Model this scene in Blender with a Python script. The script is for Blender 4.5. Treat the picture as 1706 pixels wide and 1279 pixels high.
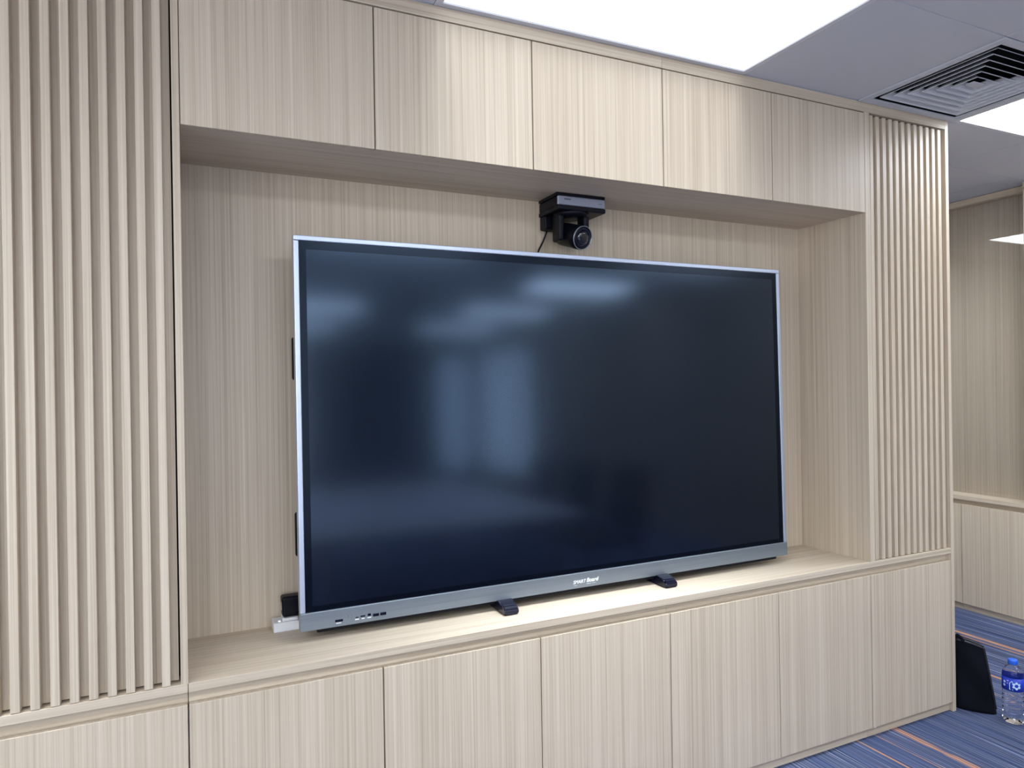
import bpy, bmesh, math, random
from mathutils import Vector, Matrix
random.seed(4)
scene = bpy.context.scene
col = scene.collection
for o in list(bpy.data.objects):
    bpy.data.objects.remove(o)

# ------------------------------------------------------------------ scale
# plans are drawn in door widths (one door = S metres); floor is z = 0
S = 0.508
ZF = -2.933
def U(v): return v * S
def ZZ(v): return (v - ZF) * S

# ------------------------------------------------------------------ camera
cam_data = bpy.data.cameras.new('camera')
cam = bpy.data.objects.new('camera', cam_data)
col.objects.link(cam)
yaw, pitch, roll = math.radians(25.0517), math.radians(-0.0766), math.radians(0.888)
fwd = Vector((math.sin(yaw) * math.cos(pitch), math.cos(yaw) * math.cos(pitch), math.sin(pitch)))
right = Vector((math.cos(yaw), -math.sin(yaw), 0))
down = fwd.cross(right)
r2 = math.cos(roll) * right + math.sin(roll) * down
d2 = -math.sin(roll) * right + math.cos(roll) * down
M = Matrix((r2, -d2, -fwd)).transposed().to_4x4()
M.translation = Vector((U(0.0088), U(-3.8937), ZZ(-0.022)))
cam.matrix_world = M
cam_data.sensor_width = 36
cam_data.lens = 1164.6 * 36 / 1706
cam_data.clip_start = 0.05
scene.camera = cam

# ------------------------------------------------------------------ world, exposure
SKY = 5.0
world = bpy.data.worlds.new('world'); scene.world = world
world.use_nodes = True
world.node_tree.nodes['Background'].inputs[0].default_value = (0.92, 0.96, 1.0, 1)
world.node_tree.nodes['Background'].inputs[1].default_value = SKY
vs = scene.view_settings
vs.view_transform = 'Standard'; vs.look = 'None'; vs.gamma = 1; vs.use_curve_mapping = False
vs.exposure = 0.38
# ceiling lamps: the row along the wall unit is dimmed, the rows over the room are at full power
LAMP_DIM, LAMP_FULL = 0.77, 7.5          # radiance of the diffusers
BEAM_DIM, BEAM_FULL = 11, 8          # downward beam of one lamp, watts
SPREAD_DIM, SPREAD_FULL = math.radians(58), math.radians(165)
LAMP_COL = (0.88, 0.94, 1.0, 1)

# ------------------------------------------------------------------ materials
MAT = {}
def new_mat(name):
    m = bpy.data.materials.new(name); m.use_nodes = True
    MAT[name] = m
    return m, m.node_tree.nodes, m.node_tree.links, m.node_tree.nodes['Principled BSDF']
def plain(name, c, rough=0.5, metal=0.0, spec=0.5, noise=0.0, nscale=300, coat=0):
    m, n, l, b = new_mat(name)
    b.inputs['Base Color'].default_value = (*c, 1)
    b.inputs['Roughness'].default_value = rough
    b.inputs['Metallic'].default_value = metal
    b.inputs['Specular IOR Level'].default_value = spec
    b.inputs['Coat Weight'].default_value = coat
    g = n.new('ShaderNodeNewGeometry'); t = n.new('ShaderNodeTexNoise'); t.inputs['Scale'].default_value = nscale
    l.new(g.outputs['Position'], t.inputs['Vector'])
    mx = n.new('ShaderNodeMix'); mx.data_type = 'RGBA'
    k = max(noise, 0.01)
    mx.inputs[6].default_value = (*[v * (1 - k) for v in c], 1)
    mx.inputs[7].default_value = (*[min(1, v * (1 + k)) for v in c], 1)
    l.new(t.outputs['Fac'], mx.inputs[0]); l.new(mx.outputs[2], b.inputs['Base Color'])
    return m
def wood(name, scale, tint=(1, 1, 1)):
    """light striped oak laminate; scale stretches the grain along one axis"""
    m, n, l, b = new_mat(name)
    g = n.new('ShaderNodeNewGeometry'); oi = n.new('ShaderNodeObjectInfo')
    vm = n.new('ShaderNodeVectorMath'); vm.operation = 'MULTIPLY'; vm.inputs[1].default_value = scale
    off = n.new('ShaderNodeVectorMath'); off.operation = 'SCALE'; off.inputs[0].default_value = (37, 23, 11)
    l.new(oi.outputs['Random'], off.inputs['Scale'])
    ad = n.new('ShaderNodeVectorMath'); ad.operation = 'ADD'
    l.new(g.outputs['Position'], vm.inputs[0]); l.new(vm.outputs[0], ad.inputs[0]); l.new(off.outputs[0], ad.inputs[1])
    def nz(sc, det, dist=0.0):
        t = n.new('ShaderNodeTexNoise'); t.inputs['Scale'].default_value = sc; t.inputs['Detail'].default_value = det
        t.inputs['Distortion'].default_value = dist
        l.new(ad.outputs[0], t.inputs['Vector']); return t.outputs['Fac']
    a, c, e = nz(1.0, 2.0), nz(3.1, 3.0), nz(0.22, 1.0)
    def mth(op, x, y):
        q = n.new('ShaderNodeMath'); q.operation = op
        for i, v in enumerate((x, y)):
            if isinstance(v, (int, float)): q.inputs[i].default_value = v
            else: l.new(v, q.inputs[i])
        return q.outputs[0]
    s = mth('ADD', mth('ADD', mth('MULTIPLY', a, 0.40), mth('MULTIPLY', c, 0.42)), mth('MULTIPLY', e, 0.18))
    cr = n.new('ShaderNodeValToRGB')
    cs = cr.color_ramp
    cs.elements[0].position = 0.33; cs.elements[1].position = 0.67
    A = (0.412, 0.336, 0.247); B = (0.660, 0.575, 0.464); C = (0.550, 0.460, 0.355)
    cs.elements[0].color = (*[A[i] * tint[i] for i in range(3)], 1)
    cs.elements[1].color = (*[B[i] * tint[i] for i in range(3)], 1)
    k = cs.elements.new(0.49); k.color = (*[C[i] * tint[i] for i in range(3)], 1)
    l.new(s, cr.inputs[0]); l.new(cr.outputs[0], b.inputs['Base Color'])
    b.inputs['Roughness'].default_value = 0.42
    b.inputs['Specular IOR Level'].default_value = 0.45
    bp = n.new('ShaderNodeBump'); bp.inputs['Strength'].default_value = 0.06; bp.inputs['Distance'].default_value = 0.001
    l.new(s, bp.inputs['Height']); l.new(bp.outputs[0], b.inputs['Normal'])
    return m
WV = wood('oak_vertical', (118, 118, 0.6))
WX = wood('oak_along_x', (0.7, 120, 120))
WY = wood('oak_along_y', (120, 0.7, 120))
CEIL = plain('ceiling_white_metal', (0.56, 0.58, 0.64), 0.5, 0, 0.3)
CEIL_DARK = plain('plenum_dark', (0.008, 0.009, 0.013), 0.95, spec=0.1)
LFRAME = plain('light_frame', (0.62, 0.63, 0.68), 0.4)
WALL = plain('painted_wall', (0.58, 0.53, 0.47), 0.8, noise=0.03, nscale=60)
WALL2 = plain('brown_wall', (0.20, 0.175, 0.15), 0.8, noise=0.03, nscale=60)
NAVY = plain('dark_wall_felt', (0.035, 0.045, 0.07), 0.95, noise=0.1)
DOORW = plain('pale_door', (0.72, 0.76, 0.8), 0.5)
GAP = plain('dark_gap', (0.012, 0.012, 0.012), 0.8)
SILVER = plain('silver_frame', (0.56, 0.62, 0.76), 0.42, 0.85)
BLACKP = plain('black_plastic', (0.003, 0.0035, 0.008), 0.42, spec=0.18, noise=0.2)
GLOSSB = plain('gloss_black', (0.003, 0.004, 0.014), 0.14, spec=0.4, noise=0.2)
GREYP = plain('grey_plastic', (0.10, 0.11, 0.13), 0.45)
WHITEP = plain('white_plastic', (0.74, 0.75, 0.78), 0.35)
CAMBAND = plain('camera_band', (0.33, 0.36, 0.45), 0.35, 0.5)
LENSG = plain('lens_glass', (0.004, 0.006, 0.014), 0.06, coat=1)
RING = plain('lens_ring', (0.42, 0.46, 0.52), 0.3, 0.8)
PRINT = plain('white_print', (0.85, 0.88, 0.92), 0.5)
MICRO = plain('micro_print', (0.50, 0.54, 0.60), 0.5)
FABRIC = plain('black_fabric', (0.004, 0.005, 0.010), 0.9, spec=0.15, noise=0.35, nscale=500)
PIPING = plain('black_piping', (0.016, 0.018, 0.026), 0.4)
CAPB = plain('blue_cap', (0.02, 0.13, 0.72), 0.35)
LABB = plain('blue_label', (0.012, 0.045, 0.50), 0.4)
LOGOW = plain('label_print', (0.55, 0.75, 0.98), 0.5)
PINKP = plain('label_print_pink', (0.55, 0.45, 0.95), 0.5)
CHAIRB = plain('chair_black', (0.012, 0.011, 0.013), 0.7)
CHROME = plain('chair_metal', (0.5, 0.5, 0.52), 0.25, 1)
TABLEW = plain('table_white', (0.50, 0.48, 0.56), 0.5)
CHIP = plain('bare_chip', (0.92, 0.9, 0.86), 0.6)
INK = plain('dark_ink', (0.03, 0.035, 0.06), 0.5)

def bar_mat():
    m, n, l, b = new_mat('brushed_bar')
    g = n.new('ShaderNodeTexCoord')
    mp = n.new('ShaderNodeMapping'); mp.inputs['Scale'].default_value = (1.2, 60, 500)
    t = n.new('ShaderNodeTexNoise'); t.inputs['Scale'].default_value = 1.0; t.inputs['Detail'].default_value = 3
    l.new(g.outputs['Object'], mp.inputs[0]); l.new(mp.outputs[0], t.inputs['Vector'])
    cr = n.new('ShaderNodeValToRGB')
    cr.color_ramp.elements[0].position = .3; cr.color_ramp.elements[0].color = (0.20, 0.235, 0.275, 1)
    cr.color_ramp.elements[1].position = .7; cr.color_ramp.elements[1].color = (0.265, 0.305, 0.355, 1)
    l.new(t.outputs['Fac'], cr.inputs[0]); l.new(cr.outputs[0], b.inputs['Base Color'])
    b.inputs['Metallic'].default_value = 0.7; b.inputs['Roughness'].default_value = 0.38
    return m
BAR = bar_mat()
def screen_mat(name, rough, base, spec):
    m, n, l, b = new_mat(name)
    b.inputs['Base Color'].default_value = (*base, 1)
    b.inputs['Roughness'].default_value = rough
    b.inputs['Specular IOR Level'].default_value = spec
    b.inputs['Specular Tint'].default_value = (0.50, 0.70, 1.0, 1)
    g = n.new('ShaderNodeTexCoord'); t = n.new('ShaderNodeTexNoise'); t.inputs['Scale'].default_value = 900
    l.new(g.outputs['Object'], t.inputs['Vector'])
    bp = n.new('ShaderNodeBump'); bp.inputs['Strength'].default_value = 0.01; bp.inputs['Distance'].default_value = 0.0001
    l.new(t.outputs['Fac'], bp.inputs['Height']); l.new(bp.outputs[0], b.inputs['Normal'])
    return m
SCREEN = screen_mat('matte_screen', 0.22, (0.0010, 0.0018, 0.005), 0.6)
def two_lobe(m, rough, spec, fac):
    n, l = m.node_tree.nodes, m.node_tree.links
    a = n['Principled BSDF']; out = [x for x in n if x.type == 'OUTPUT_MATERIAL'][0]
    b = n.new('ShaderNodeBsdfPrincipled')
    b.inputs['Base Color'].default_value = a.inputs['Base Color'].default_value
    b.inputs['Roughness'].default_value = rough; b.inputs['Specular IOR Level'].default_value = spec
    b.inputs['Specular Tint'].default_value = a.inputs['Specular Tint'].default_value
    mx = n.new('ShaderNodeMixShader'); mx.inputs[0].default_value = fac
    l.new(a.outputs[0], mx.inputs[1]); l.new(b.outputs[0], mx.inputs[2]); l.new(mx.outputs[0], out.inputs['Surface'])
two_lobe(SCREEN, 0.125, 1.5, 0.62)
BORDER = screen_mat('glass_border', 0.22, (0.001, 0.0015, 0.004), 0.35)

def emis(name, c, s):
    m, n, l, b = new_mat(name)
    b.inputs['Base Color'].default_value = (0.8, 0.8, 0.8, 1)
    b.inputs['Emission Color'].default_value = c
    b.inputs['Emission Strength'].default_value = s
    return m
LIGHT_DIM = emis('light_diffuser_dimmed', LAMP_COL, LAMP_DIM)
LIGHT_FULL = emis('light_diffuser', LAMP_COL, LAMP_FULL)
LED = emis('switch_led', (1, 1, 1, 1), 1.5)

def clear_mat(name, tint, ior, rough):
    m, n, l, b = new_mat(name)
    b.inputs['Base Color'].default_value = (*tint, 1)
    b.inputs['Transmission Weight'].default_value = 1
    b.inputs['IOR'].default_value = ior
    b.inputs['Roughness'].default_value = rough
    return m
BOTTLE = clear_mat('clear_bottle', (0.93, 0.95, 1.0), 1.30, 0.04)
def pane_mat(name, tint):
    m, n, l, b = new_mat(name)
    out = [x for x in n if x.type == 'OUTPUT_MATERIAL'][0]
    tr = n.new('ShaderNodeBsdfTransparent'); tr.inputs[0].default_value = (*tint, 1)
    gl = n.new('ShaderNodeBsdfGlossy'); gl.inputs['Roughness'].default_value = 0.0
    gl.inputs[0].default_value = (1, 1, 1, 1)
    fr = n.new('ShaderNodeFresnel'); fr.inputs['IOR'].default_value = 1.62
    ge = n.new('ShaderNodeNewGeometry'); mi = n.new('ShaderNodeMix')      # same reflectance on both faces of the thin pane
    mi.inputs[2].default_value = 1.62; mi.inputs[3].default_value = 1 / 1.62
    l.new(ge.outputs['Backfacing'], mi.inputs[0]); l.new(mi.outputs[0], fr.inputs['IOR'])
    mx = n.new('ShaderNodeMixShader')
    l.new(fr.outputs[0], mx.inputs[0]); l.new(tr.outputs[0], mx.inputs[1]); l.new(gl.outputs[0], mx.inputs[2])
    l.new(mx.outputs[0], out.inputs['Surface'])
    return m
PANE = pane_mat('clear_pane', (0.93, 0.93, 0.93))
PANE_T = pane_mat('tinted_pane', (0.58, 0.62, 0.66))
PANE_U = pane_mat('lightly_tinted_pane', (0.64, 0.67, 0.70))

def carpet_mat():
    m, n, l, b = new_mat('striped_carpet')
    g = n.new('ShaderNodeNewGeometry')
    def nz(scale_vec, det, seed):
        vm = n.new('ShaderNodeVectorMath'); vm.operation = 'MULTIPLY_ADD'
        vm.inputs[1].default_value = scale_vec; vm.inputs[2].default_value = (seed, seed * 1.7, 0)
        l.new(g.outputs['Position'], vm.inputs[0])
        t = n.new('ShaderNodeTexNoise'); t.inputs['Scale'].default_value = 1; t.inputs['Detail'].default_value = det
        l.new(vm.outputs[0], t.inputs['Vector']); return t.outputs['Fac']
    fine = nz((165, 1.0, 0), 3.5, 3.0)
    cr = n.new('ShaderNodeValToRGB'); r = cr.color_ramp
    r.elements[0].position = 0.30; r.elements[0].color = (0.012, 0.020, 0.045, 1)
    r.elements[1].position = 0.70; r.elements[1].color = (0.50, 0.55, 0.70, 1)
    for p, c in ((0.42, (0.045, 0.062, 0.115)), (0.50, (0.078, 0.100, 0.175)), (0.57, (0.125, 0.148, 0.235)), (0.63, (0.155, 0.17, 0.215))):
        e = r.elements.new(p); e.color = (*c, 1)
    l.new(fine, cr.inputs[0])
    hue = nz((26, 0.4, 0), 1.0, 9.0)
    mx0 = n.new('ShaderNodeMix'); mx0.data_type = 'RGBA'; mx0.blend_type = 'MULTIPLY'; mx0.inputs[0].default_value = 1
    cr2 = n.new('ShaderNodeValToRGB'); cr2.color_ramp.elements[0].position = .35; cr2.color_ramp.elements[0].color = (0.75, 0.8, 0.95, 1)
    cr2.color_ramp.elements[1].position = .65; cr2.color_ramp.elements[1].color = (1.05, 1.0, 1.0, 1)
    l.new(hue, cr2.inputs[0]); l.new(cr.outputs[0], mx0.inputs[6]); l.new(cr2.outputs[0], mx0.inputs[7])
    # orange yarns, a band every half metre or so with short breaks
    org = nz((17, 0.25, 0), 2.0, 21.0)
    st = n.new('ShaderNodeValToRGB'); st.color_ramp.elements[0].position = 0.70; st.color_ramp.elements[0].color = (0, 0, 0, 1)
    st.color_ramp.elements[1].position = 0.715; st.color_ramp.elements[1].color = (1, 1, 1, 1)
    l.new(org, st.inputs[0])
    brk = nz((220, 6, 0), 1.0, 5.0)
    st2 = n.new('ShaderNodeValToRGB'); st2.color_ramp.elements[0].position = 0.36; st2.color_ramp.elements[1].position = 0.46
    l.new(brk, st2.inputs[0])
    mu = n.new('ShaderNodeMath'); mu.operation = 'MULTIPLY'
    l.new(st.outputs[0], mu.inputs[0]); l.new(st2.outputs[0], mu.inputs[1])
    # the two clear bands beside the cabinet
    sx = n.new('ShaderNodeSeparateXYZ'); l.new(g.outputs['Position'], sx.inputs[0])
    acc = mu.outputs[0]
    for xc, w in ((U(5.285), 0.0065), (U(5.315), 0.0035), (U(5.262), 0.0018), (U(4.85), 0.0035), (U(5.06), 0.0018), (U(7.06), 0.009), (U(7.95), 0.014), (U(7.86), 0.006), (U(3.1), 0.01), (U(2.2), 0.012)):
        s1 = n.new('ShaderNodeMath'); s1.operation = 'SUBTRACT'; s1.inputs[1].default_value = xc; l.new(sx.outputs[0], s1.inputs[0])
        s2 = n.new('ShaderNodeMath'); s2.operation = 'ABSOLUTE'; l.new(s1.outputs[0], s2.inputs[0])
        s3 = n.new('ShaderNodeMath'); s3.operation = 'LESS_THAN'; s3.inputs[1].default_value = w; l.new(s2.outputs[0], s3.inputs[0])
        s4 = n.new('ShaderNodeMath'); s4.operation = 'MULTIPLY'; l.new(s3.outputs[0], s4.inputs[0]); l.new(st2.outputs[0], s4.inputs[1])
        s5 = n.new('ShaderNodeMath'); s5.operation = 'MAXIMUM'; l.new(acc, s5.inputs[0]); l.new(s4.outputs[0], s5.inputs[1])
        acc = s5.outputs[0]
    mx = n.new('ShaderNodeMix'); mx.data_type = 'RGBA'; mx.inputs[7].default_value = (0.46, 0.24, 0.135, 1)
    l.new(acc, mx.inputs[0]); l.new(mx0.outputs[2], mx.inputs[6])
    l.new(mx.outputs[2], b.inputs['Base Color'])
    b.inputs['Roughness'].default_value = 0.95; b.inputs['Specular IOR Level'].default_value = 0.1
    bp = n.new('ShaderNodeBump'); bp.inputs['Strength'].default_value = 0.4; bp.inputs['Distance'].default_value = 0.002
    l.new(fine, bp.inputs['Height']); l.new(bp.outputs[0], b.inputs['Normal'])
    return m
CARPET = carpet_mat()

# ------------------------------------------------------------------ helpers
def tag(o, label=None, cat=None, group=None, kind=None):
    if label: o['label'] = label
    if cat: o['category'] = cat
    if group: o['group'] = group
    if kind: o['kind'] = kind
    return o
WLOC = {}
def put(o, loc, parent):
    col.objects.link(o)
    loc = Vector(loc)
    WLOC[o.name] = loc.copy()
    if parent is not None:
        o.parent = parent
        loc = loc - WLOC[parent.name]
    o.location = loc
    return o
def empty(name, loc):
    return put(bpy.data.objects.new(name, None), loc, None)
def mesh_obj(name, bm, mat, loc=(0, 0, 0), parent=None, smooth=False):
    me = bpy.data.meshes.new(name)
    bmesh.ops.recalc_face_normals(bm, faces=bm.faces)
    bm.to_mesh(me); bm.free()
    me.materials.append(mat)
    if smooth:
        for p in me.polygons: p.use_smooth = True
    return put(bpy.data.objects.new(name, me), loc, parent)
def bm_box(bm, x0, x1, y0, y1, z0, z1, bevel=0, seg=2):
    r = bmesh.ops.create_cube(bm, size=1)
    vs_ = r['verts']
    for v in vs_:
        v.co = Vector(((x0 + x1) / 2 + v.co.x * (x1 - x0), (y0 + y1) / 2 + v.co.y * (y1 - y0), (z0 + z1) / 2 + v.co.z * (z1 - z0)))
    if bevel:
        es = {e for v in vs_ for e in v.link_edges}
        bmesh.ops.bevel(bm, geom=list(es), offset=bevel, segments=seg, affect='EDGES', profile=0.5)
def box(name, x0, x1, y0, y1, z0, z1, mat, parent=None, bevel=0, seg=2, smooth=False):
    """axis-aligned board given in world metres; origin at its base centre"""
    bm = bmesh.new()
    hx, hy = (x1 - x0) / 2, (y1 - y0) / 2
    bm_box(bm, -hx, hx, -hy, hy, 0, z1 - z0, bevel, seg)
    return mesh_obj(name, bm, mat, ((x0 + x1) / 2, (y0 + y1) / 2, z0), parent, smooth)
def boxes(name, lst, mat, parent=None, loc=(0, 0, 0), bevel=0):
    bm = bmesh.new()
    lx, ly, lz = loc
    for a in lst:
        bm_box(bm, a[0] - lx, a[1] - lx, a[2] - ly, a[3] - ly, a[4] - lz, a[5] - lz, bevel)
    return mesh_obj(name, bm, mat, loc, parent)
def lathe(name, prof, mat, loc, parent=None, seg=32, cap=True, axis=None, smooth=True):
    bm = bmesh.new()
    rings = []
    for r, z in prof:
        rings.append([bm.verts.new((r * math.cos(2 * math.pi * i / seg), r * math.sin(2 * math.pi * i / seg), z)) for i in range(seg)])
    for a, b in zip(rings, rings[1:]):
        for i in range(seg):
            bm.faces.new((a[i], a[(i + 1) % seg], b[(i + 1) % seg], b[i]))
    if cap:
        bm.faces.new(rings[0]); bm.faces.new(rings[-1])
    if axis is not None:
        q = Vector((0, 0, 1)).rotation_difference(Vector(axis).normalized())
        bmesh.ops.rotate(bm, verts=bm.verts, cent=(0, 0, 0), matrix=q.to_matrix())
    return mesh_obj(name, bm, mat, loc, parent, smooth)
def tube(name, pts, r, mat, parent=None, seg=8):
    bm = bmesh.new(); rings = []
    base = Vector(pts[0])
    pts = [Vector(p) - base for p in pts]
    for i, p in enumerate(pts):
        t = (pts[min(i + 1, len(pts) - 1)] - pts[max(i - 1, 0)]).normalized()
        a = t.cross(Vector((0.3, 0.2, 1))).normalized(); b = t.cross(a)
        rings.append([bm.verts.new(p + r * (math.cos(2 * math.pi * k / seg) * a + math.sin(2 * math.pi * k / seg) * b)) for k in range(seg)])
    for a, b in zip(rings, rings[1:]):
        for k in range(seg): bm.faces.new((a[k], a[(k + 1) % seg], b[(k + 1) % seg], b[k]))
    bm.faces.new(rings[0]); bm.faces.new(rings[-1])
    return mesh_obj(name, bm, mat, base, parent, True)
def curve_pts(ctrl, n=16):
    out = []
    P = [Vector(c) for c in ctrl]; P = [P[0]] + P + [P[-1]]
    for i in range(1, len(P) - 2):
        for k in range(n):
            t = k / n
            out.append(0.5 * ((2 * P[i]) + (-P[i - 1] + P[i + 1]) * t + (2 * P[i - 1] - 5 * P[i] + 4 * P[i + 1] - P[i + 2]) * t * t + (-P[i - 1] + 3 * P[i] - 3 * P[i + 1] + P[i + 2]) * t ** 3))
    out.append(P[-2]); return out
def share(src, loc, parent):
    """another object on the same mesh"""
    o = bpy.data.objects.new(src.name.split('.')[0], src.data)
    return put(o, loc, parent)
ORD = ['first', 'second', 'third', 'fourth', 'fifth', 'sixth', 'seventh', 'eighth', 'ninth', 'tenth']

# ------------------------------------------------------------------ levels of the wall unit
zC = ZZ(2.201); zT = ZZ(2.121); zU = ZZ(1.3115)
zLe = ZZ(-1.5112); zLb = ZZ(-1.557); zL = ZZ(-1.6193); zB = ZZ(-2.850)
D = U(0.689); TH = 0.018
XL0 = U(-4.58); XE0, XE1 = U(6.009), U(6.050)
YB, YR = U(4.3), U(-18.0)
XR = U(9.10)

# ================================================================== THE SETTING
tag(box('floor', XL0, XR, YR, YB, -0.05, 0, CARPET), kind='structure', label='carpet tiles with blue stripes and thin orange lines')
ceiling = tag(box('ceiling', XL0, XR, YR, YB, zC + 0.14, zC + 0.18, CEIL_DARK), kind='structure', label='grey panelled ceiling')
# left wall; its row of unseen windows is added as daylight fill
lw_y = [(-3.0, -1.1), (-4.9, -3.2), (-6.9, -5.2), (-8.9, -7.2)]
lz0, lz1 = 0.85, 2.45
segs = [(XL0 - 0.1, XL0, YR, YB, 0, lz0), (XL0 - 0.1, XL0, YR, YB, lz1, zC + 0.14)]
edges = [YR] + [v for ab in reversed(lw_y) for v in ab] + [YB]
for a, b in zip(edges[0::2], edges[1::2]): segs.append((XL0 - 0.1, XL0, a, b, lz0, lz1))
tag(boxes('wall_left', segs, WALL, None, (XL0 - 0.05, 0, 0)), kind='structure')
for n_, (a, b) in enumerate(lw_y):
    X0, X1 = XL0 - 0.08, XL0 - 0.03; f = 0.05
    wn = tag(boxes(f'window_{n_ + 2}', [(X0, X1, a, a + f, lz0, lz1), (X0, X1, b - f, b, lz0, lz1), (X0, X1, a + f, b - f, lz0, lz0 + f), (X0, X1, a + f, b - f, lz1 - f, lz1)], LFRAME, None, (X0, (a + b) / 2, lz0)), kind='structure')
    box('window_pane', X0 + 0.02, X0 + 0.026, a + f, b - f, lz0 + f, lz1 - f, PANE, wn)
    pd = bpy.data.lights.new('daylight_portal', 'AREA'); pd.shape = 'RECTANGLE'; pd.size = lz1 - lz0 - 2 * f; pd.size_y = b - a - 2 * f
    pd.cycles.is_portal = True
    po = put(bpy.data.objects.new('daylight_portal', pd), (XL0 - 0.11, (a + b) / 2, (lz0 + lz1) / 2), None)
    po.rotation_euler = (0, -math.pi / 2, 0)
ry0, ry1, rz0, rz1 = U(-17.6), U(-13.6), 0.35, 2.35
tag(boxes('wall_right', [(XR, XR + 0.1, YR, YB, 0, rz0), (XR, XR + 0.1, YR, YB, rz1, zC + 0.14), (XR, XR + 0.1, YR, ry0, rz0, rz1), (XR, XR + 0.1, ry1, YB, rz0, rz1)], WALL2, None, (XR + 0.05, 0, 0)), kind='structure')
wn = tag(boxes('window_6', [(XR + 0.03, XR + 0.08, ry0, ry0 + 0.05, rz0, rz1), (XR + 0.03, XR + 0.08, ry1 - 0.05, ry1, rz0, rz1), (XR + 0.03, XR + 0.08, ry0 + 0.05, ry1 - 0.05, rz0, rz0 + 0.05), (XR + 0.03, XR + 0.08, ry0 + 0.05, ry1 - 0.05, rz1 - 0.05, rz1)], LFRAME, None, (XR + 0.05, (ry0 + ry1) / 2, rz0)), kind='structure')
box('window_pane', XR + 0.05, XR + 0.056, ry0 + 0.05, ry1 - 0.05, rz0 + 0.05, rz1 - 0.05, PANE_U, wn)
tag(box('wall_back', XL0, XR, YB, YB + 0.1, 0, zC + 0.14, WALL), kind='structure')
wx0, wx1, wz0, wz1 = U(7.75), U(8.95), 0.35, 2.35
vx0, vx1, vz0, vz1 = U(-4.3), U(2.9), 0.35, 2.45  # wide rear opening, unseen even in the screen, added for frontal fill light
tag(boxes('wall_rear', [(XL0, XR, YR - 0.1, YR, 0, wz0), (XL0, vx0, YR - 0.1, YR, wz0, zC + 0.14), (vx0, vx1, YR - 0.1, YR, vz1, zC + 0.14), (vx1, wx0, YR - 0.1, YR, wz0, zC + 0.14),
                        (wx0, wx1, YR - 0.1, YR, wz1, zC + 0.14), (wx1, XR, YR - 0.1, YR, wz0, zC + 0.14)], NAVY, None, (U(2), YR, 0)), kind='structure')
wn = tag(boxes('window_7', [(vx0, vx0 + 0.05, YR - 0.08, YR - 0.03, vz0, vz1), (vx1 - 0.05, vx1, YR - 0.08, YR - 0.03, vz0, vz1), (vx0 + 0.05, vx1 - 0.05, YR - 0.08, YR - 0.03, vz0, vz0 + 0.05), (vx0 + 0.05, vx1 - 0.05, YR - 0.08, YR - 0.03, vz1 - 0.05, vz1)], LFRAME, None, (U(-1), YR, 0)), kind='structure')  # added window frame around the fill light opening
box('window_pane', vx0 + 0.05, vx1 - 0.05, YR - 0.058, YR - 0.052, vz0 + 0.05, vz1 - 0.05, PANE, wn)
pd = bpy.data.lights.new('daylight_portal', 'AREA'); pd.shape = 'RECTANGLE'; pd.size = vx1 - vx0; pd.size_y = vz1 - vz0
pd.cycles.is_portal = True
po = put(bpy.data.objects.new('daylight_portal', pd), ((vx0 + vx1) / 2, YR - 0.11, (vz0 + vz1) / 2), None)
po.rotation_euler = (math.pi / 2, 0, 0)
win = tag(boxes('window_1', [(wx0, wx0 + 0.05, YR - 0.08, YR - 0.03, wz0, wz1), (wx1 - 0.05, wx1, YR - 0.08, YR - 0.03, wz0, wz1), (wx0 + 0.05, wx1 - 0.05, YR - 0.08, YR - 0.03, wz0, wz0 + 0.05), (wx0 + 0.05, wx1 - 0.05, YR - 0.08, YR - 0.03, wz1 - 0.05, wz1)], LFRAME, None, (U(8), YR, 0)), kind='structure')
box('window_pane', wx0 + 0.05, wx1 - 0.05, YR - 0.058, YR - 0.052, wz0 + 0.05, wz1 - 0.05, PANE_T, win)

# ceiling tiles, lights and grille share one 600 mm grid
T = 1.188
xs = [1.36 + T * k for k in range(-5, 7)] + [9.10]
ys = [-1.12 - T * k for k in range(14, -1, -1)] + [0.0, 0.844, 0.844 + T, 0.844 + 2 * T, 4.3]
cell = {}
def light_cell(i, j):
    x = xs[i]
    j0 = len(ys) - 6       # row 0 : between -1.12 and 0
    return None
rows0 = ys.index(0.0) - 1
light_cells = []
for n_, r in enumerate((rows0, rows0 - 3, rows0 - 6, rows0 - 9, rows0 - 12)):
    for c0 in (1.36, 1.36 + 4 * T, 1.36 - 4 * T):
        i = min(range(len(xs)), key=lambda q: abs(xs[q] - c0))
        light_cells.append((i, i + 2, r, r + 1, n_))
light_cells = [c for c in light_cells if not (c[4] == 2 and abs(xs[c[0]] - 1.36) < 0.01)]
i3 = min(range(len(xs)), key=lambda q: abs(xs[q] - (1.36 + 3 * T)))
light_cells.append((i3, i3 + 1, rows0 + 2, rows0 + 4, 9))
used = {(i, j) for a in light_cells for i in range(a[0], a[1]) for j in range(a[2], a[3])}
grille_cells = [(i3, rows0)]
used |= set(grille_cells)
g = 0.0006
tile_src = {}
for i in range(len(xs) - 1):
    for j in range(len(ys) - 1):
        if (i, j) in used: continue
        x0, x1, y0, y1 = U(xs[i]), U(xs[i + 1]), U(ys[j]), U(ys[j + 1])
        key = (round(x1 - x0, 3), round(y1 - y0, 3))
        if key in tile_src:
            share(tile_src[key], ((x0 + x1) / 2, (y0 + y1) / 2, zC), ceiling)
        else:
            tile_src[key] = box('ceiling_tile', x0 + g, x1 - g, y0 + g, y1 - g, zC, zC + 0.02, CEIL, ceiling, 0.0025, 1)
lname = {(0, 0): 'large bright ceiling light panel above the wall cabinets',
         (0, 1): 'bright ceiling light panel beside the square air grille',
         (0, 2): 'bright ceiling light panel over the long ribbed panel'}
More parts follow.
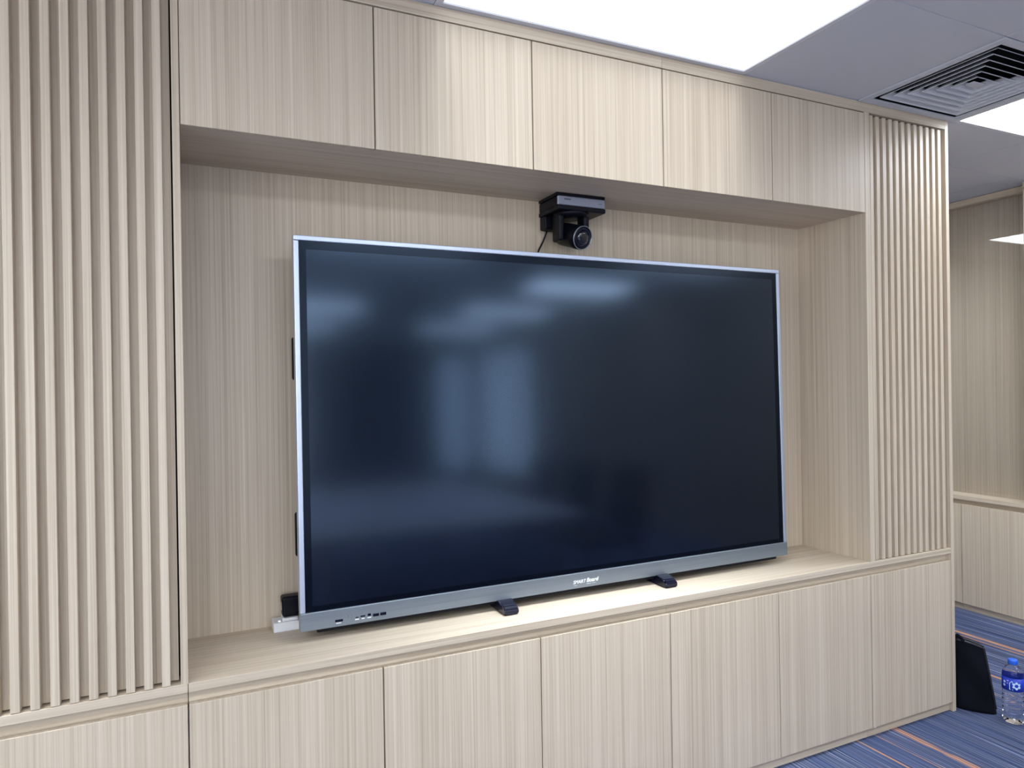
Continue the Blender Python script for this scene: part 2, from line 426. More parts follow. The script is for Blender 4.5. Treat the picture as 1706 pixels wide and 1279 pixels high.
for k, (i0, i1, j0, j1, rown) in enumerate(light_cells):
    x0, x1, y0, y1 = U(xs[i0]), U(xs[i1]), U(ys[j0]), U(ys[j1])
    root = empty('ceiling_light', ((x0 + x1) / 2, (y0 + y1) / 2, zC))
    w = 0.021
    boxes('frame', [(x0, x1, y0, y0 + w, zC - 0.001, zC + 0.03), (x0, x1, y1 - w, y1, zC - 0.001, zC + 0.03),
                    (x0, x0 + w, y0 + w, y1 - w, zC - 0.001, zC + 0.03), (x1 - w, x1, y0 + w, y1 - w, zC - 0.001, zC + 0.03)],
          LFRAME, root, WLOC[root.name])
    ld = bpy.data.lights.new('lamp_beam', 'AREA'); ld.shape = 'RECTANGLE'
    ld.size = x1 - x0 - 2 * w; ld.size_y = y1 - y0 - 2 * w
    dim = rown == 0 and k != 1
    ld.energy = BEAM_DIM if dim or rown in (0, 9) else BEAM_FULL; ld.spread = SPREAD_DIM if dim else SPREAD_FULL; ld.color = LAMP_COL[:3]
    put(bpy.data.objects.new('lamp_beam', ld), ((x0 + x1) / 2, (y0 + y1) / 2, zC - 0.002), root)
    box('diffuser', x0 + w, x1 - w, y0 + w, y1 - w, zC + 0.004, zC + 0.012, LIGHT_DIM if dim else LIGHT_FULL, root)
    lab = lname.get((rown, k)) if rown == 0 else ('ceiling light panel over the passage behind the wall unit' if rown == 9 else 'ceiling light panel over the room, mirrored in the dark screen')
    tag(root, lab, 'light', 'ceiling light panels')

# square louvred grille
gx, gy = U((xs[i3] + xs[i3 + 1]) / 2), U((ys[rows0] + ys[rows0 + 1]) / 2)
gw, gh = U(T) / 2, U(1.12) / 2
grille = tag(empty('air_grille', (gx, gy, zC)), 'square louvred air grille with concentric blades set in ceiling', 'grille')
def ring(bm, a_out, b_out, z_out, a_in, b_in, z_in):
    o = [bm.verts.new((sx * a_out, sy * b_out, z_out)) for sx, sy in ((-1, -1), (1, -1), (1, 1), (-1, 1))]
    i = [bm.verts.new((sx * a_in, sy * b_in, z_in)) for sx, sy in ((-1, -1), (1, -1), (1, 1), (-1, 1))]
    for k in range(4): bm.faces.new((o[k], o[(k + 1) % 4], i[(k + 1) % 4], i[k]))
bm = bmesh.new()
fw = 0.034
for za, zb in ((-0.004, -0.004),):
    ring(bm, gw - 0.003, gh - 0.003, -0.004, gw - fw, gh - fw, -0.004)
    ring(bm, gw - 0.003, gh - 0.003, 0.015, gw - 0.003, gh - 0.003, -0.004)
    ring(bm, gw - fw, gh - fw, -0.004, gw - fw, gh - fw, 0.004)
mesh_obj('frame', bm, CEIL, (gx, gy, zC), grille)
bm = bmesh.new()
ring(bm, gw - fw, gh - fw, 0.004, gw - fw, gh - fw, 0.10)
mesh_obj('duct_neck', bm, CEIL_DARK, (gx, gy, zC), grille)
a0, b0 = gw - fw - 0.012, gh - fw - 0.012
RUN, RISE = 0.025, 0.018
for k in range(6):
    bm = bmesh.new()
    a, b = a0 - 0.035 * k - 0.012, b0 - 0.035 * k - 0.012
    ring(bm, a, b, -0.002, a, b, 0.001)
    ring(bm, a, b, -0.002, a - RUN, b - RUN, RISE)
    ring(bm, a, b, 0.001, a - RUN, b - RUN, RISE + 0.003)
    ring(bm, a - RUN, b - RUN, RISE, a - RUN, b - RUN, RISE + 0.003)
    mesh_obj('louvre_blade', bm, CEIL, (gx, gy, zC), grille)
box('centre_plate', gx - a + 0.035, gx + a - 0.035, gy - b + 0.035, gy + b - 0.035, zC + 0.0, zC + 0.004, CEIL, grille)
box('plenum', gx - gw + fw, gx + gw - fw, gy - gh + fw, gy + gh - fw, zC + 0.10, zC + 0.13, CEIL_DARK, grille)

# ================================================================== WALL UNIT
gp = 0.0019
# base cabinets : doors 0..5 under the niche, more to the left
nb = 0
for k in range(5, -4, -1):
    x0, x1 = U(k), U(k + 1) if k < 5 else XE0
    root = tag(empty('base_cabinet', ((x0 + x1) / 2, D / 2, zB)),
               f'pale oak base cabinet with plain door, {ORD[nb]} from the end panel beside the black bag', 'cabinet', 'base cabinets under the long ledge')
    nb += 1
    box('carcass', x0 + 0.0005, x1 - 0.0005, TH + 0.0015, D, zB, zL - 0.012, WV, root)
    box('door', x0 + gp, x1 - gp, 0, TH, zB, zL, WV, root, 0.0008, 1)
# ledge boards with the recessed grip rail underneath
def ledge(x0, x1, label, seams):
    root = tag(empty('ledge_board', ((x0 + x1) / 2, D / 2, zLb)), label, 'shelf')
    box('board', x0, x1, -0.001, D + 0.03, zLb, zLe, WX, root, 0.0008, 1)
    cuts = [x0] + seams + [x1]
    for a, b in zip(cuts, cuts[1:]):
        box('grip_rail', a + 0.0004, b - 0.0004, 0.024, 0.042, zL - 0.0115, zLb, WX, root)
ledge(U(0) + 0.0006, XE0, 'pale oak ledge board on which the dark display stands', [U(3.0)])
ledge(U(-3.0), U(0) - 0.0006, 'pale oak ledge board under the tall ribbed sliding panel', [])
# plinth
pl = tag(box('plinth_board', U(5) - 0.012, XE0, TH, TH + 0.016, 0, zB - 0.002, WX), 'short recessed plinth board with white chip next to end panel', 'plinth')
box('chip', U(5.06), U(5.06) + 0.012, TH - 0.0006, TH + 0.002, 0.026, 0.033, CHIP, pl)
tag(box('plinth_board', U(-3), U(5) - 0.013, TH, TH + 0.016, 0, zB - 0.002, WX), 'long recessed plinth board running under the base cabinets', 'plinth')
# niche
tag(box('niche_back_panel', U(0.0), U(5.0), D, D + 0.018, zLe, zU + 0.001, WV), 'pale oak back panel of the niche behind the display', 'panel')
tag(box('niche_side_panel', U(5.0) + 0.0005, U(5.0) + 0.0005 + U(0.055), 0.0, D + 0.018, zLe, zT, WV), 'pale oak niche side board next to the short ribbed panel', 'panel')
tag(box('niche_side_panel', U(-0.033), U(0.001), 0.0, D + 0.018, zLe, zT, WV), 'pale oak niche side board beside the black slot of the sliding panel', 'panel')
tag(box('soffit_panel', U(0.002), U(5.0), 0.016, D, zU, zU + 0.016, WX), 'pale oak underside panel of the wall cabinets holding the camera', 'panel')
nb = 0
for k in range(4, -1, -1):
    x0, x1 = U(k), U(k + 1)
    root = tag(empty('wall_cabinet', ((x0 + x1) / 2, D / 2, zU)),
               f'pale oak wall cabinet above the niche, {ORD[nb]} from the short ribbed panel', 'cabinet', 'wall cabinets above the niche')
    nb += 1
    box('carcass', x0 + 0.0005, x1 - 0.0005, TH + 0.0015, D, zU + 0.017, zT - 0.002, WV, root)
    box('door', x0 + gp + (0.001 if k == 0 else 0), x1 - gp, 0, TH, zU - 0.001, zT - 0.0042, WV, root, 0.0008, 1)
# crown boards
tag(box('crown_board', U(3.0) + 0.0005, XE0, 0.0, 0.02, zT, zC - 0.002, WX), 'pale oak crown board between short ribbed panel and ceiling', 'trim')
tag(box('crown_board', U(-3.0), U(3.0) - 0.0005, 0.0, 0.02, zT, zC - 0.002, WX), 'pale oak crown board under the large ceiling light', 'trim')
# end panel
tag(box('end_panel', XE0 + 0.0004, XE1, -0.001, 0.42, 0, zC - 0.002, WV, None, 0.0008, 1), 'tall pale oak end panel closing the wall unit beside black bag', 'panel')
tag(box('unit_back_panel', U(-3.0), XE0, D + 0.031, D + 0.045, 0, zC - 0.002, WV), 'plain oak back board of the wall unit facing the passage', 'panel')
# short ribbed panel
xa, xb = U(5.056) + 0.001, XE0
rp = tag(empty('ribbed_panel', ((xa + xb) / 2, 0.02, zLe)), 'short ribbed oak slat panel between niche and end panel', 'panel')
box('backing', xa, xb, 0.032, 0.045, zLe + 0.003, zT - 0.001, WV, rp)
sw, sd = U(0.0405), 0.017
src = None
for k in range(12):
    x = U(5.0715 + 0.07752 * k)
    if src is None:
        src = box('slat', x, x + sw, 0.004, 0.032, zLe + 0.002, zT - 0.006, WV, rp, 0.001, 1)
    else:
        share(src, (x + sw / 2, 0.018, zLe + 0.002), rp)
# long ribbed sliding panel
xa, xb = U(-3.0), U(-0.0420)
rp = tag(empty('ribbed_panel', ((xa + xb) / 2, 0.02, zLe)), 'long ribbed oak sliding panel beside the niche', 'panel')
box('backing', xa, xb, 0.026, 0.040, zLe + 0.004, zT - 0.001, WV, rp)
sw = U(0.0385); src = None; k = 0
while -0.1175 - 0.0781 * k > -2.98:
    x = U(-0.1175 - 0.0781 * k)
    if src is None:
        src = box('slat', x, x + sw, -0.0008, 0.026, zLe + 0.0015, zT - 0.006, WV, rp, 0.001, 1)
    else:
        share(src, (x + sw / 2, 0.0126, zLe + 0.0015), rp)
    k += 1
box('slot_lining', xb, U(-0.033), 0.06, 0.064, zLe + 0.001, zT - 0.001, GAP, rp)

# ================================================================== FAR UNIT on the right wall
XF = U(8.75)
fy0, fy1 = U(-0.9), U(2.7)
fu_y = [-0.98, 0.02, 1.02 - 0.37, 1.642, 2.64]
fu_y = [-0.358, 0.642, 1.642, 2.7]
names_f = ['pale oak base cabinet on the side wall under the tall door',
           'pale oak base cabinet on the side wall under the glazed niche',
           'narrow-looking oak base cabinet on the side wall hidden by the end panel']
for k, (a, b) in enumerate(zip(fu_y, fu_y[1:])):
    root = tag(empty('base_cabinet', ((XF + XR) / 2, U((a + b) / 2), 0)), names_f[k], 'cabinet', 'base cabinets on the side wall')
    box('carcass', XF + TH + 0.001, XR - 0.002, U(a) + 0.0005, U(b) - 0.0005, zB, zL - 0.01, WV, root)
    box('door', XF, XF + TH, U(a) + gp, U(b) - gp, zB, zL, WV, root, 0.0008, 1)
    box('plinth', XF + TH, XF + TH + 0.016, U(a) + 0.0005, U(b) - 0.0005, 0, zB - 0.002, WY, root)
root = tag(empty('ledge_board', (XF + 0.1, U(1.17), zLb)), 'pale oak ledge board on the side wall under the glazed niche', 'shelf')
box('board', XF - 0.001, XR - 0.002, U(fu_y[0]), U(fu_y[-1]), zLb, zLe, WY, root)
box('grip_rail', XF + 0.024, XF + 0.042, U(fu_y[0]), U(fu_y[-1]), zL - 0.01, zLb, WY, root)
XN = U(9.04)
tag(box('niche_back_panel', XN, XN + 0.016, U(0.90), U(2.7), zLe, zT, WV), 'dim oak back panel of the niche on the side wall', 'panel')
tag(box('glass_pane', XN - 0.012, XN - 0.006, U(0.91), U(2.69), zLe + 0.001, zT - 0.001, PANE), 'clear glass pane over the side wall niche mirroring a ceiling light', 'glass')
tag(box('crown_board', U(8.93), U(9.09), U(0.90), U(2.7), zT + 0.002, zC - 0.003, WY), 'pale oak crown board over the side wall niche', 'trim')
root = tag(empty('tall_cabinet', (XF + 0.08, U(0.45), zLe)), 'pale oak tall cabinet beside the glazed niche on side wall', 'cabinet')
box('carcass', XF + TH + 0.001, XR - 0.002, U(fu_y[0]), U(0.885), zLe + 0.001, zC - 0.004, WV, root)
for a, b in ((fu_y[0], 0.296), (0.296, 0.885)):
    box('door', XF, XF + TH, U(a) + gp, U(b) - gp, zLe + 0.003, zT, WV, root, 0.0008, 1)
box('crown', XF, XF + TH, U(fu_y[0]), U(0.885), zT + 0.003, zC - 0.004, WY, root)

# ================================================================== DISPLAY
TVW, TVH = U(3.816), U(2.314)
tv = bpy.data.objects.new('display', None); col.objects.link(tv)
tv.location = (U(2.5005), U(0.300), ZZ(-1.447))
tv.rotation_euler = (-math.atan2(0.045, 2.31), 0, 0)
WLOC[tv.name] = Vector((0, 0, 0))          # children below are given in the display's own frame
tag(tv, 'large dark interactive display with silver frame standing in the niche', 'display')
hw = TVW / 2; fr = 0.0155; bb = U(0.1045); dep = 0.034
def frame_rail(name, x0, x1, z0, z1):
    return box(name, x0, x1, 0, dep, z0, z1, SILVER, tv, 0.0022, 2)
frame_rail('frame_top', -hw, hw, TVH - fr, TVH)
frame_rail('frame_side', -hw, -hw + fr, bb, TVH - fr)
frame_rail('frame_side', hw - fr, hw, bb, TVH - fr)
bar = box('bottom_bar', -hw, hw, -0.002, dep, 0, bb, BAR, tv, 0.002, 2)
# glass border and matte picture area
gx0, gx1, gz0, gz1 = -hw + fr, hw - fr, bb, TVH - fr
sx0, sx1, sz0, sz1 = -hw + 0.0365, hw - 0.0365, bb + 0.0165, TVH - fr - 0.0255
boxes('glass_border', [(gx0, sx0, 0.004, 0.02, gz0, gz1), (sx1, gx1, 0.004, 0.02, gz0, gz1), (sx0, sx1, 0.004, 0.02, gz0, sz0), (sx0, sx1, 0.004, 0.02, sz1, gz1)], BORDER, tv)
box('screen', sx0, sx1, 0.0042, 0.02, sz0, sz1, SCREEN, tv)
box('back_housing', -hw + 0.03, hw - 0.03, dep, dep + 0.055, 0.002, TVH - 0.03, GREYP, tv, 0.01, 2)
box('lower_housing', -hw + 0.05, hw - 0.05, 0.010, dep + 0.05, -0.013, 0.001, BLACKP, tv, 0.003, 2)
box('back_rim', -hw + 0.002, hw - 0.002, dep, dep + 0.006, 0.002, TVH - 0.002, GREYP, tv)
for z0, z1 in ((ZZ(0.018) - ZZ(-1.447), ZZ(0.277) - ZZ(-1.447)), (ZZ(-1.035) - ZZ(-1.447), ZZ(-0.772) - ZZ(-1.447))):
    for sgn in (-1, 1):
        bm = bmesh.new()
        y0, y1 = 0.058, 0.080
        xo, xi = sgn * (hw + 0.001), sgn * (hw - 0.045)
        a, b = min(xo, xi), max(xo, xi)
        hb = 0.016
        if sgn < 0: bm_box(bm, a, a + hb, y0, y1, z0, z1, 0.007, 3)
        else: bm_box(bm, b - hb, b, y0, y1, z0, z1, 0.007, 3)
        bm_box(bm, a + 0.004, b - 0.004, y0, y1, z0 + 0.004, z0 + 0.022, 0.004, 2)
        bm_box(bm, a + 0.004, b - 0.004, y0, y1, z1 - 0.022, z1 - 0.004, 0.004, 2)
        mesh_obj('carry_handle', bm, BLACKP, (0, 0, 0), tv)
# writing on the bar
def text_obj(name, body, size, shear, loc, mat, parent, ext=0.0004, bold=0.0, sx=1.0):
    cu = bpy.data.curves.new(name, 'FONT'); cu.body = body; cu.size = size; cu.shear = shear
    cu.extrude = ext; cu.offset = bold; cu.align_x = 'LEFT'
    tmp = bpy.data.objects.new('tmp_text', cu); col.objects.link(tmp)
    dg = bpy.context.evaluated_depsgraph_get(); dg.update()
    me = bpy.data.meshes.new_from_object(tmp.evaluated_get(dg))
    bpy.data.objects.remove(tmp); bpy.data.curves.remove(cu)
    for v in me.vertices:
        v.co = Vector((v.co.x * sx, -v.co.z, v.co.y))
    me.materials.clear(); me.materials.append(mat)
    wdt = max(v.co.x for v in me.vertices)
    return put(bpy.data.objects.new(name, me), loc, parent), wdt
lx = U(2.408) - U(2.5005); lz = U(-1.413 + 1.447)
yl = -0.0024
b_loc = WLOC[bar.name]
o1, w1 = text_obj('wordmark_thin', 'SMART', 0.0165, 0.25, (lx, yl, lz), PRINT, bar, sx=0.98)
o2, w2 = text_obj('wordmark_bold', 'Board', 0.0195, 0.25, (lx + w1 + 0.0015, yl, lz + 0.0003), PRINT, bar, bold=0.0002, sx=1.0)
random.seed(3)
box('fine_print', lx + w1 + 0.001, lx + w1 + 0.020, yl - 0.0003, yl + 0.0004, lz - 0.0062, lz - 0.0046, MICRO, bar)
box('fine_print', lx + w1 + 0.023, lx + w1 + 0.040, yl - 0.0003, yl + 0.0004, lz - 0.0058, lz - 0.0044, MICRO, bar)
box('fine_print', lx + 0.004, lx + 0.016, yl - 0.0003, yl + 0.0004, lz - 0.0066, lz - 0.0052, MICRO, bar)
# ports
def bx(v): return U(v) - U(2.5005)
def port(name, u0, u1, z, h, mat=GLOSSB, d=0.0008, bev=0.0006):
    return box(name, bx(u0), bx(u1), -0.002 - d, 0.001, z - h / 2, z + h / 2, mat, bar, bev, 2)
zp = 0.0188
port('power_button', 0.790, 0.836, zp - 0.001, 0.0068, GLOSSB, 0.0016, 0.0007)
box('button_print', bx(0.796), bx(0.826), -0.0025, 0.001, zp - 0.0092, zp - 0.0068, PRINT, bar)
for u, dz in ((0.867, 0.003), (0.886, 0.001), (0.867, 0.009), (0.886, 0.008)):
    port('microphone_hole', u, u + 0.0035, zp + dz, 0.0018, INK, 0.0003, 0)
port('usb_c_socket', 0.911, 0.929, zp + 0.0003, 0.0030)
port('hdmi_socket', 0.940, 0.970, zp + 0.0015, 0.0042)
port('usb_b_socket', 0.984, 1.004, zp + 0.0028, 0.0075)
for u0, u1 in ((0.908, 0.932), (0.947, 0.965), (0.982, 1.006)):
    box('socket_print', bx(u0), bx(u1), -0.0025, 0.001, zp - 0.0068, zp - 0.0042, PRINT, bar)
port('usb_socket', 1.016, 1.053, zp - 0.0005, 0.0085, GLOSSB, 0.003, 0.001)
port('usb_socket', 1.060, 1.097, zp - 0.0003, 0.0085, GLOSSB, 0.003, 0.001)
# feet : moved in display frame, resting on the ledge
tilt = tv.rotation_euler.x
inv = Matrix.Rotation(-tilt, 4, 'X')
def foot(xw):
    bm = bmesh.new()
    z0 = zLe; zt = ZZ(-1.447) + 0.004
    prof = [(U(0.176), z0), (U(0.172), z0 + 0.010), (U(0.178), z0 + 0.0205), (U(0.205), z0 + 0.0285), (U(0.262), zt - 0.002), (U(0.32), zt), (U(0.55), zt), (U(0.56), z0)]
    hwid = 0.0265
    L = [bm.verts.new((xw - hwid, y, z)) for y, z in prof]
    Rr = [bm.verts.new((xw + hwid, y, z)) for y, z in prof]
    bm.faces.new(L); bm.faces.new(Rr[::-1])
    for k in range(len(prof)):
        k2 = (k + 1) % len(prof)
        bm.faces.new((L[k], Rr[k], Rr[k2], L[k2]))
    bmesh.ops.bevel(bm, geom=list(bm.edges), offset=0.0045, segments=3, affect='EDGES', clamp_overlap=True)
    for v in bm.verts:
        v.co = inv @ (v.co - tv.location)
    mesh_obj('foot', bm, GLOSSB, (0, 0, 0), tv, False)
foot(U(1.885)); foot(U(3.155))

# ================================================================== CAMERA under the soffit
cx0, cx1 = U(2.385), U(2.775)
cyf = U(0.385)
cyb = cyf + 0.148
ptz = tag(empty('conference_camera', ((cx0 + cx1) / 2, (cyf + cyb) / 2, zU)), 'black pan tilt conference camera hanging under the wall cabinets', 'camera')
cz = zU
box('mount_plate', cx0 - 0.002, cx1 + 0.002, cyf + 0.004, cyb, cz - 0.011, cz, BLACKP, ptz, 0.003, 2)
base = box('base', cx0 + 0.0005, cx1 - 0.0005, cyf + 0.004, cyb, cz - 0.047, cz - 0.011, BLACKP, ptz, 0.006, 3)
box('front_band', cx0, cx1, cyf, cyf + 0.012, cz - 0.045, cz - 0.012, CAMBAND, base, 0.005, 3)
box('base_rim', cx0 - 0.001, cx1 + 0.001, cyf - 0.001, cyb + 0.002, cz - 0.062, cz - 0.0455, BLACKP, ptz, 0.004, 2)
box('maker_mark', cx0 + 0.026, cx0 + 0.052, cyf - 0.0005, cyf + 0.001, cz - 0.026, cz - 0.0225, INK, base)
box('small_print', cx1 - 0.030, cx1 - 0.014, cyf - 0.0005, cyf + 0.001, cz - 0.031, cz - 0.0298, INK, base)
box('rear_box', cx0 + 0.002, cx0 + 0.070, cyb - 0.042, cyb + 0.0, cz - 0.112, cz - 0.061, BLACKP, ptz, 0.006, 2)
# yoke : two arms under a turntable
ax = U(2.555); ay = cyf + 0.062
lathe('turntable', [(0.064, cz - 0.074), (0.066, cz - 0.066), (0.066, cz - 0.061)], BLACKP, (ax, ay, 0), ptz)
pan = math.radians(-2)
def yoke_arm(sgn, zlow):
    bm = bmesh.new()
    bm_box(bm, sgn * 0.052 - 0.012, sgn * 0.052 + 0.012, -0.028, 0.028, -zlow, 0, 0.008, 3)
    bmesh.ops.rotate(bm, verts=bm.verts, cent=(0, 0, 0), matrix=Matrix.Rotation(pan, 3, 'Z'))
    mesh_obj('yoke_arm', bm, BLACKP, (ax, ay, cz - 0.066), ptz)
yoke_arm(-1, 0.098); yoke_arm(1, 0.090)
hd = Vector((ax, ay, cz - 0.138))
axis = Vector((math.sin(math.radians(10)) * 0.96, -math.cos(math.radians(10)) * 0.96, -0.30)).normalized()
head = lathe('head', [(0.026, -0.062), (0.039, -0.058), (0.0425, -0.042), (0.0425, 0.030), (0.044, 0.036), (0.044, 0.066), (0.042, 0.0685)], BLACKP, hd, ptz, 40, True, axis)
lathe('lens_ring', [(0.0405, 0.0680), (0.0430, 0.0680), (0.0430, 0.0705), (0.0405, 0.0705), (0.0405, 0.0680)], RING, hd, head, 40, False, axis)
lathe('lens_hood', [(0.0405, 0.0686), (0.034, 0.0690), (0.031, 0.0690), (0.027, 0.0700), (0.0265, 0.0690)], GLOSSB, hd, head, 40, True, axis)
lathe('lens', [(0.0255, 0.0688), (0.024, 0.0710), (0.017, 0.0740), (0.008, 0.0752), (0.001, 0.0755)], LENSG, hd, head, 32, True, axis)
tube('cable', curve_pts([(cx0 + 0.030, cyb - 0.012, cz - 0.104), (cx0 + 0.012, cyb - 0.008, cz - 0.15), (cx0 - 0.012, cyb - 0.004, cz - 0.205), (cx0 - 0.02, cyb - 0.004, cz - 0.30), (cx0 - 0.02, cyb - 0.004, cz - 0.45)]), 0.0032, BLACKP, ptz)

# ================================================================== POWER STRIP and PLUG
py0, py1 = U(0.545), U(0.665)
px0, px1 = U(0.470), U(0.90)
strip = tag(empty('power_strip', ((px0 + px1) / 2, (py0 + py1) / 2, zLe)), 'white power strip lying on the ledge behind the display', 'power strip')
body = box('body', px0, px1, py0, py1, zLe, zLe + 0.030, WHITEP, strip, 0.003, 2)
box('switch_light', px0 + 0.016, px0 + 0.022, py0 + 0.012, py0 + 0.018, zLe + 0.0295, zLe + 0.0312, LED, body)
box('socket_collar', px0 + 0.028, px0 + 0.075, py0 + 0.006, py1 - 0.006, zLe + 0.0295, zLe + 0.040, WHITEP, body, 0.003, 2)
ad = tag(empty('power_adapter', (U(0.585), (py0 + py1) / 2, zLe + 0.0405)), 'black plug adapter with paper sticker standing in the white power strip', 'adapter')
bm = bmesh.new()
bm_box(bm, -0.032, 0.030, -0.022, 0.022, 0.0, 0.063, 0.008, 3)
for v in bm.verts:
    v.co.x += 0.10 * (0.05 - v.co.z) * 0.4
adb = mesh_obj('case', bm, BLACKP, (U(0.585), (py0 + py1) / 2, zLe + 0.0405), ad)
box('sticker', U(0.585) - 0.0318, U(0.585) - 0.0300, (py0 + py1) / 2 - 0.013, (py0 + py1) / 2 + 0.008, zLe + 0.062, zLe + 0.088, plain('sticker_paper', (0.42, 0.38, 0.36), 0.6), adb)
tube('cord', curve_pts([(U(0.585) + 0.012, (py0 + py1) / 2 - 0.020, zLe + 0.052), (U(0.625), py0 - 0.002, zLe + 0.046), (U(0.66), py0 + 0.004, zLe + 0.0445), (U(0.76), py0 + 0.012, zLe + 0.0445), (U(0.88), py0 + 0.02, zLe + 0.0445)]), 0.004, BLACKP, ad)

# ================================================================== BAG beside the end panel
def make_bag():
    A = Vector((U(6.250), U(-0.205), 0)); B = Vector((U(6.085), U(0.03), 0))
    ex = (A - B).normalized(); ey = Vector((-ex.y, ex.x, 0))
    if ey.x < 0: ey = -ey
    L = (A - B).length
    root = tag(empty('laptop_bag', (A + B) / 2), 'upright black fabric bag with zipped top standing against the end panel', 'bag')
    H = 0.300
    bm = bmesh.new()
    nu, nv = 14, 18
    def pt(u, v, side):
        # u along the face 0 (at panel) .. 1 ; v height 0..1
        wide = L * (1.0 + 0.06 * (1 - v) ** 3) - L * 0.23 * v ** 1.5
        x = u * wide
        edge = 4 * u * (1 - u); vv = 4 * v * (1 - v)
        t = 0.022 + 0.020 * (max(0, edge) ** 0.5) * (1 - 0.6 * v)
        z = H * v - 0.026 * v * u ** 2 - 0.010 * (1 - v) ** 6 * 0
        bul = 0.006 * math.sin(5 * u + 7 * v) * vv
        y = (-t - bul if side == 0 else t)
        lean = 0.012 * v
        p = B + ex * x + ey * (y + lean + 0.04)
        return (p.x, p.y, max(z, 0.0))
    org = (A + B) / 2
    grid = []
    for s in (0, 1):
        grid.append([[bm.verts.new(Vector(pt(i / nu, j / nv, s)) - org) for j in range(nv + 1)] for i in range(nu + 1)])
    for s in (0, 1):
        for i in range(nu):
            for j in range(nv):
                bm.faces.new((grid[s][i][j], grid[s][i + 1][j], grid[s][i + 1][j + 1], grid[s][i][j + 1]))
    for i in range(nu):
        for j in (0, nv):
            bm.faces.new((grid[0][i][j], grid[0][i + 1][j], grid[1][i + 1][j], grid[1][i][j]))
    for j in range(nv):
        for i in (0, nu):
            bm.faces.new((grid[0][i][j], grid[0][i][j + 1], grid[1][i][j + 1], grid[1][i][j]))
    bmesh.ops.bevel(bm, geom=[e for e in bm.edges if len(e.link_faces) == 2 and e.calc_face_angle(0) > 1.0], offset=0.006, segments=2, affect='EDGES')
    mesh_obj('body', bm, FABRIC, org, root, True)
    pts = [pt(u, 1, 0) for u in [k / 10 for k in range(0, 11)]]
    tp = [Vector(p) + Vector((0, 0, 0.001)) for p in pts]
    side = [Vector(pt(1, v, 0)) for v in [0.97, 0.9, 0.8, 0.65, 0.5, 0.35, 0.2, 0.08]]
    tube('piping', tp + side, 0.0042, PIPING, root)
    zp_ = [Vector(pt(u, 1, 0)) * 0.5 + Vector(pt(u, 1, 1)) * 0.5 + Vector((0, 0, 0.002)) for u in [k / 10 for k in range(1, 11)]]
    tube('zip', zp_, 0.0035, PIPING, root)
    h0 = Vector(pt(0.02, 1, 0)); h1 = Vector(pt(0.34, 1, 0))
    tube('handle', curve_pts([h0 + Vector((0, 0, -0.004)), h0 * 0.75 + h1 * 0.25 + Vector((0, 0, 0.020)), h0 * 0.3 + h1 * 0.7 + Vector((0, 0, 0.012)), h1 + Vector((0, 0, -0.005))], 8), 0.007, FABRIC, root)
make_bag()

# ================================================================== BOTTLE
bxp, byp = U(6.285), U(-0.335)
bt = tag(empty('water_bottle', (bxp, byp, 0)), 'clear plastic water bottle with blue cap and blue label on carpet', 'bottle')
R0 = 0.0405
prof = [(0.018, 0.004), (0.028, 0.0), (0.034, 0.001), (0.0385, 0.008), (R0, 0.018)]
z = 0.022
while z < 0.125:
    prof += [(R0, z), (R0 - 0.0022, z + 0.006), (R0 - 0.0022, z + 0.009), (R0, z + 0.015)]
    z += 0.018
prof += [(R0 - 0.001, 0.134), (R0 - 0.001, 0.196), (R0 + 0.0005, 0.199), (R0 - 0.001, 0.206), (0.0375, 0.217), (0.0315, 0.229), (0.023, 0.239), (0.0165, 0.244), (0.0145, 0.248), (0.0145, 0.262)]
lathe('body', prof, BOTTLE, (bxp, byp, 0), bt, 40)
lathe('cap', [(0.0180, 0.246), (0.0185, 0.248), (0.0185, 0.261), (0.0170, 0.2655), (0.013, 0.267)], CAPB, (bxp, byp, 0), bt, 36)
lb = lathe('label', [(R0 - 0.0006, 0.140), (R0 + 0.0002, 0.140), (R0 + 0.0002, 0.195), (R0 - 0.0006, 0.195)], LABB, (bxp, byp, 0), bt, 48, False)
# mark on the label : a ring of six drops and an open outline, wrapped on the cylinder
to_cam = math.atan2(U(-3.89) - byp, -bxp)
def wrap(bm, poly, cu, cv, rot=0, r=R0 + 0.0007):
    f, bk = [], []
    for x, y in poly:
        xr, yr = x * math.cos(rot) - y * math.sin(rot), x * math.sin(rot) + y * math.cos(rot)
        th = to_cam + (cu + xr) / R0
        f.append(bm.verts.new((r * math.cos(th), r * math.sin(th), cv + yr)))
    bm.faces.new(f)
def drop(n=12, l=0.0105, w=0.0052):
    out = []
    for k in range(n):
        a = 2 * math.pi * k / n
        out.append((w * math.sin(a) * (1 - 0.35 * math.cos(a + math.pi)), l * 0.5 * (1 - math.cos(a))))
    return out
bm = bmesh.new()
cu0, cv0 = 0.012, 0.166
for k in range(6):
    a = k * math.pi / 3
    poly = [(x, y + 0.0062) for x, y in drop()]
    wrap(bm, poly, cu0, cv0, a)
for seg in ([(-0.0205, -0.014), (-0.0185, -0.014), (-0.0185, 0.006), (-0.0205, 0.006)], [(-0.0205, -0.014), (-0.010, -0.014), (-0.010, -0.012), (-0.0205, -0.012)],
            [(-0.0205, 0.006), (-0.0185, 0.006), (-0.0125, 0.014), (-0.0145, 0.014)], [(-0.0145, 0.0135), (-0.0125, 0.0135), (-0.0095, 0.006), (-0.0112, 0.0055)]):
    wrap(bm, [(x * 1.35, y * 1.35) for x, y in seg], cu0 + 0.002, cv0)
mesh_obj('logo', bm, LOGOW, (bxp, byp, 0), lb)
bm = bmesh.new()
wrap(bm, [(-0.0035, -0.0025), (0.004, -0.0015), (0.0035, 0.0025), (-0.004, 0.002)], -0.019, 0.183)
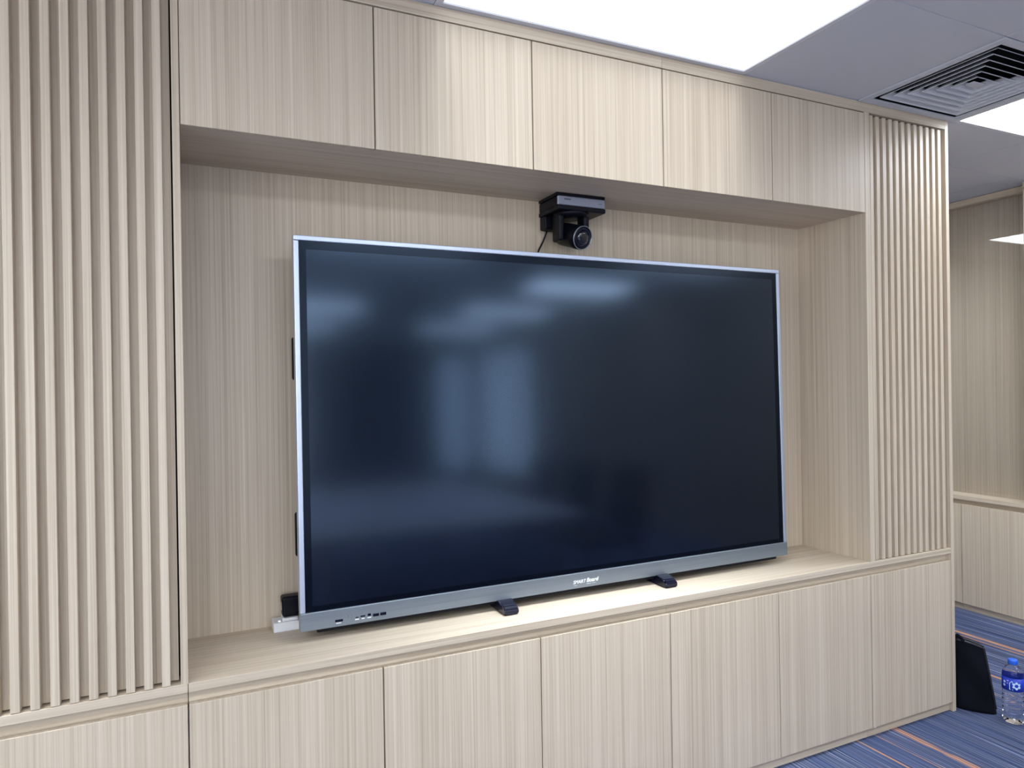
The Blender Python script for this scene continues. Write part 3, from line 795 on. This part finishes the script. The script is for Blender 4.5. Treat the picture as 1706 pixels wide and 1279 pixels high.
wrap(bm, [(-0.002, -0.002), (0.002, -0.002), (0.002, 0.002), (-0.002, 0.002)], -0.020, 0.172)
mesh_obj('small_mark', bm, PINKP, (bxp, byp, 0), lb)
bm = bmesh.new()
wrap(bm, drop(), -0.033, 0.170); wrap(bm, drop(), -0.033, 0.156, 0.3)
mesh_obj('petal_mark', bm, LOGOW, (bxp, byp, 0), lb)

# ================================================================== ROOM BEHIND, seen mirrored in the screen
tx0, tx1, ty0, ty1 = 0.50, 2.20, -3.9, -1.35
tb = tag(empty('meeting_table', ((tx0 + tx1) / 2, (ty0 + ty1) / 2, 0)), 'white topped meeting table faintly mirrored in the dark screen', 'table')
box('table_top', tx0, tx1, ty0, ty1, 0.72, 0.75, TABLEW, tb, 0.004, 2)
for x in (tx0 + 0.12, tx1 - 0.17):
    for y in (ty0 + 0.12, ty1 - 0.17):
        box('leg', x, x + 0.05, y, y + 0.05, 0, 0.72, CHROME, tb)
def chair(x, y, rot, label):
    root = empty('meeting_chair', (x, y, 0))
    tag(root, label, 'chair', 'chairs around the meeting table')
    Rm = Matrix.Rotation(rot, 3, 'Z')
    def part(name, bm, mat):
        bmesh.ops.rotate(bm, verts=bm.verts, cent=(0, 0, 0), matrix=Rm)
        mesh_obj(name, bm, mat, (x, y, 0), root)
    bm = bmesh.new(); bm_box(bm, -0.24, 0.24, -0.24, 0.24, 0.43, 0.50, 0.02, 2); part('seat', bm, CHAIRB)
    bm = bmesh.new(); bm_box(bm, -0.23, 0.23, 0.21, 0.26, 0.52, 0.95, 0.02, 2)
    for v in bm.verts: v.co.y += (v.co.z - 0.5) * 0.2
    part('backrest', bm, CHAIRB)
    for sx in (-1, 1):
        for sy in (-1, 1):
            bm = bmesh.new(); bm_box(bm, sx * 0.21 - 0.012, sx * 0.21 + 0.012, sy * 0.2 - 0.012, sy * 0.2 + 0.012, 0, 0.53 if sy > 0 else 0.43)
            part('leg', bm, CHROME)
for k, (x, y) in enumerate(((2.62, -1.95), (2.62, -2.65), (2.62, -3.35))):
    chair(x, y, -math.pi / 2, 'black meeting chair along the table, faintly mirrored in the screen')
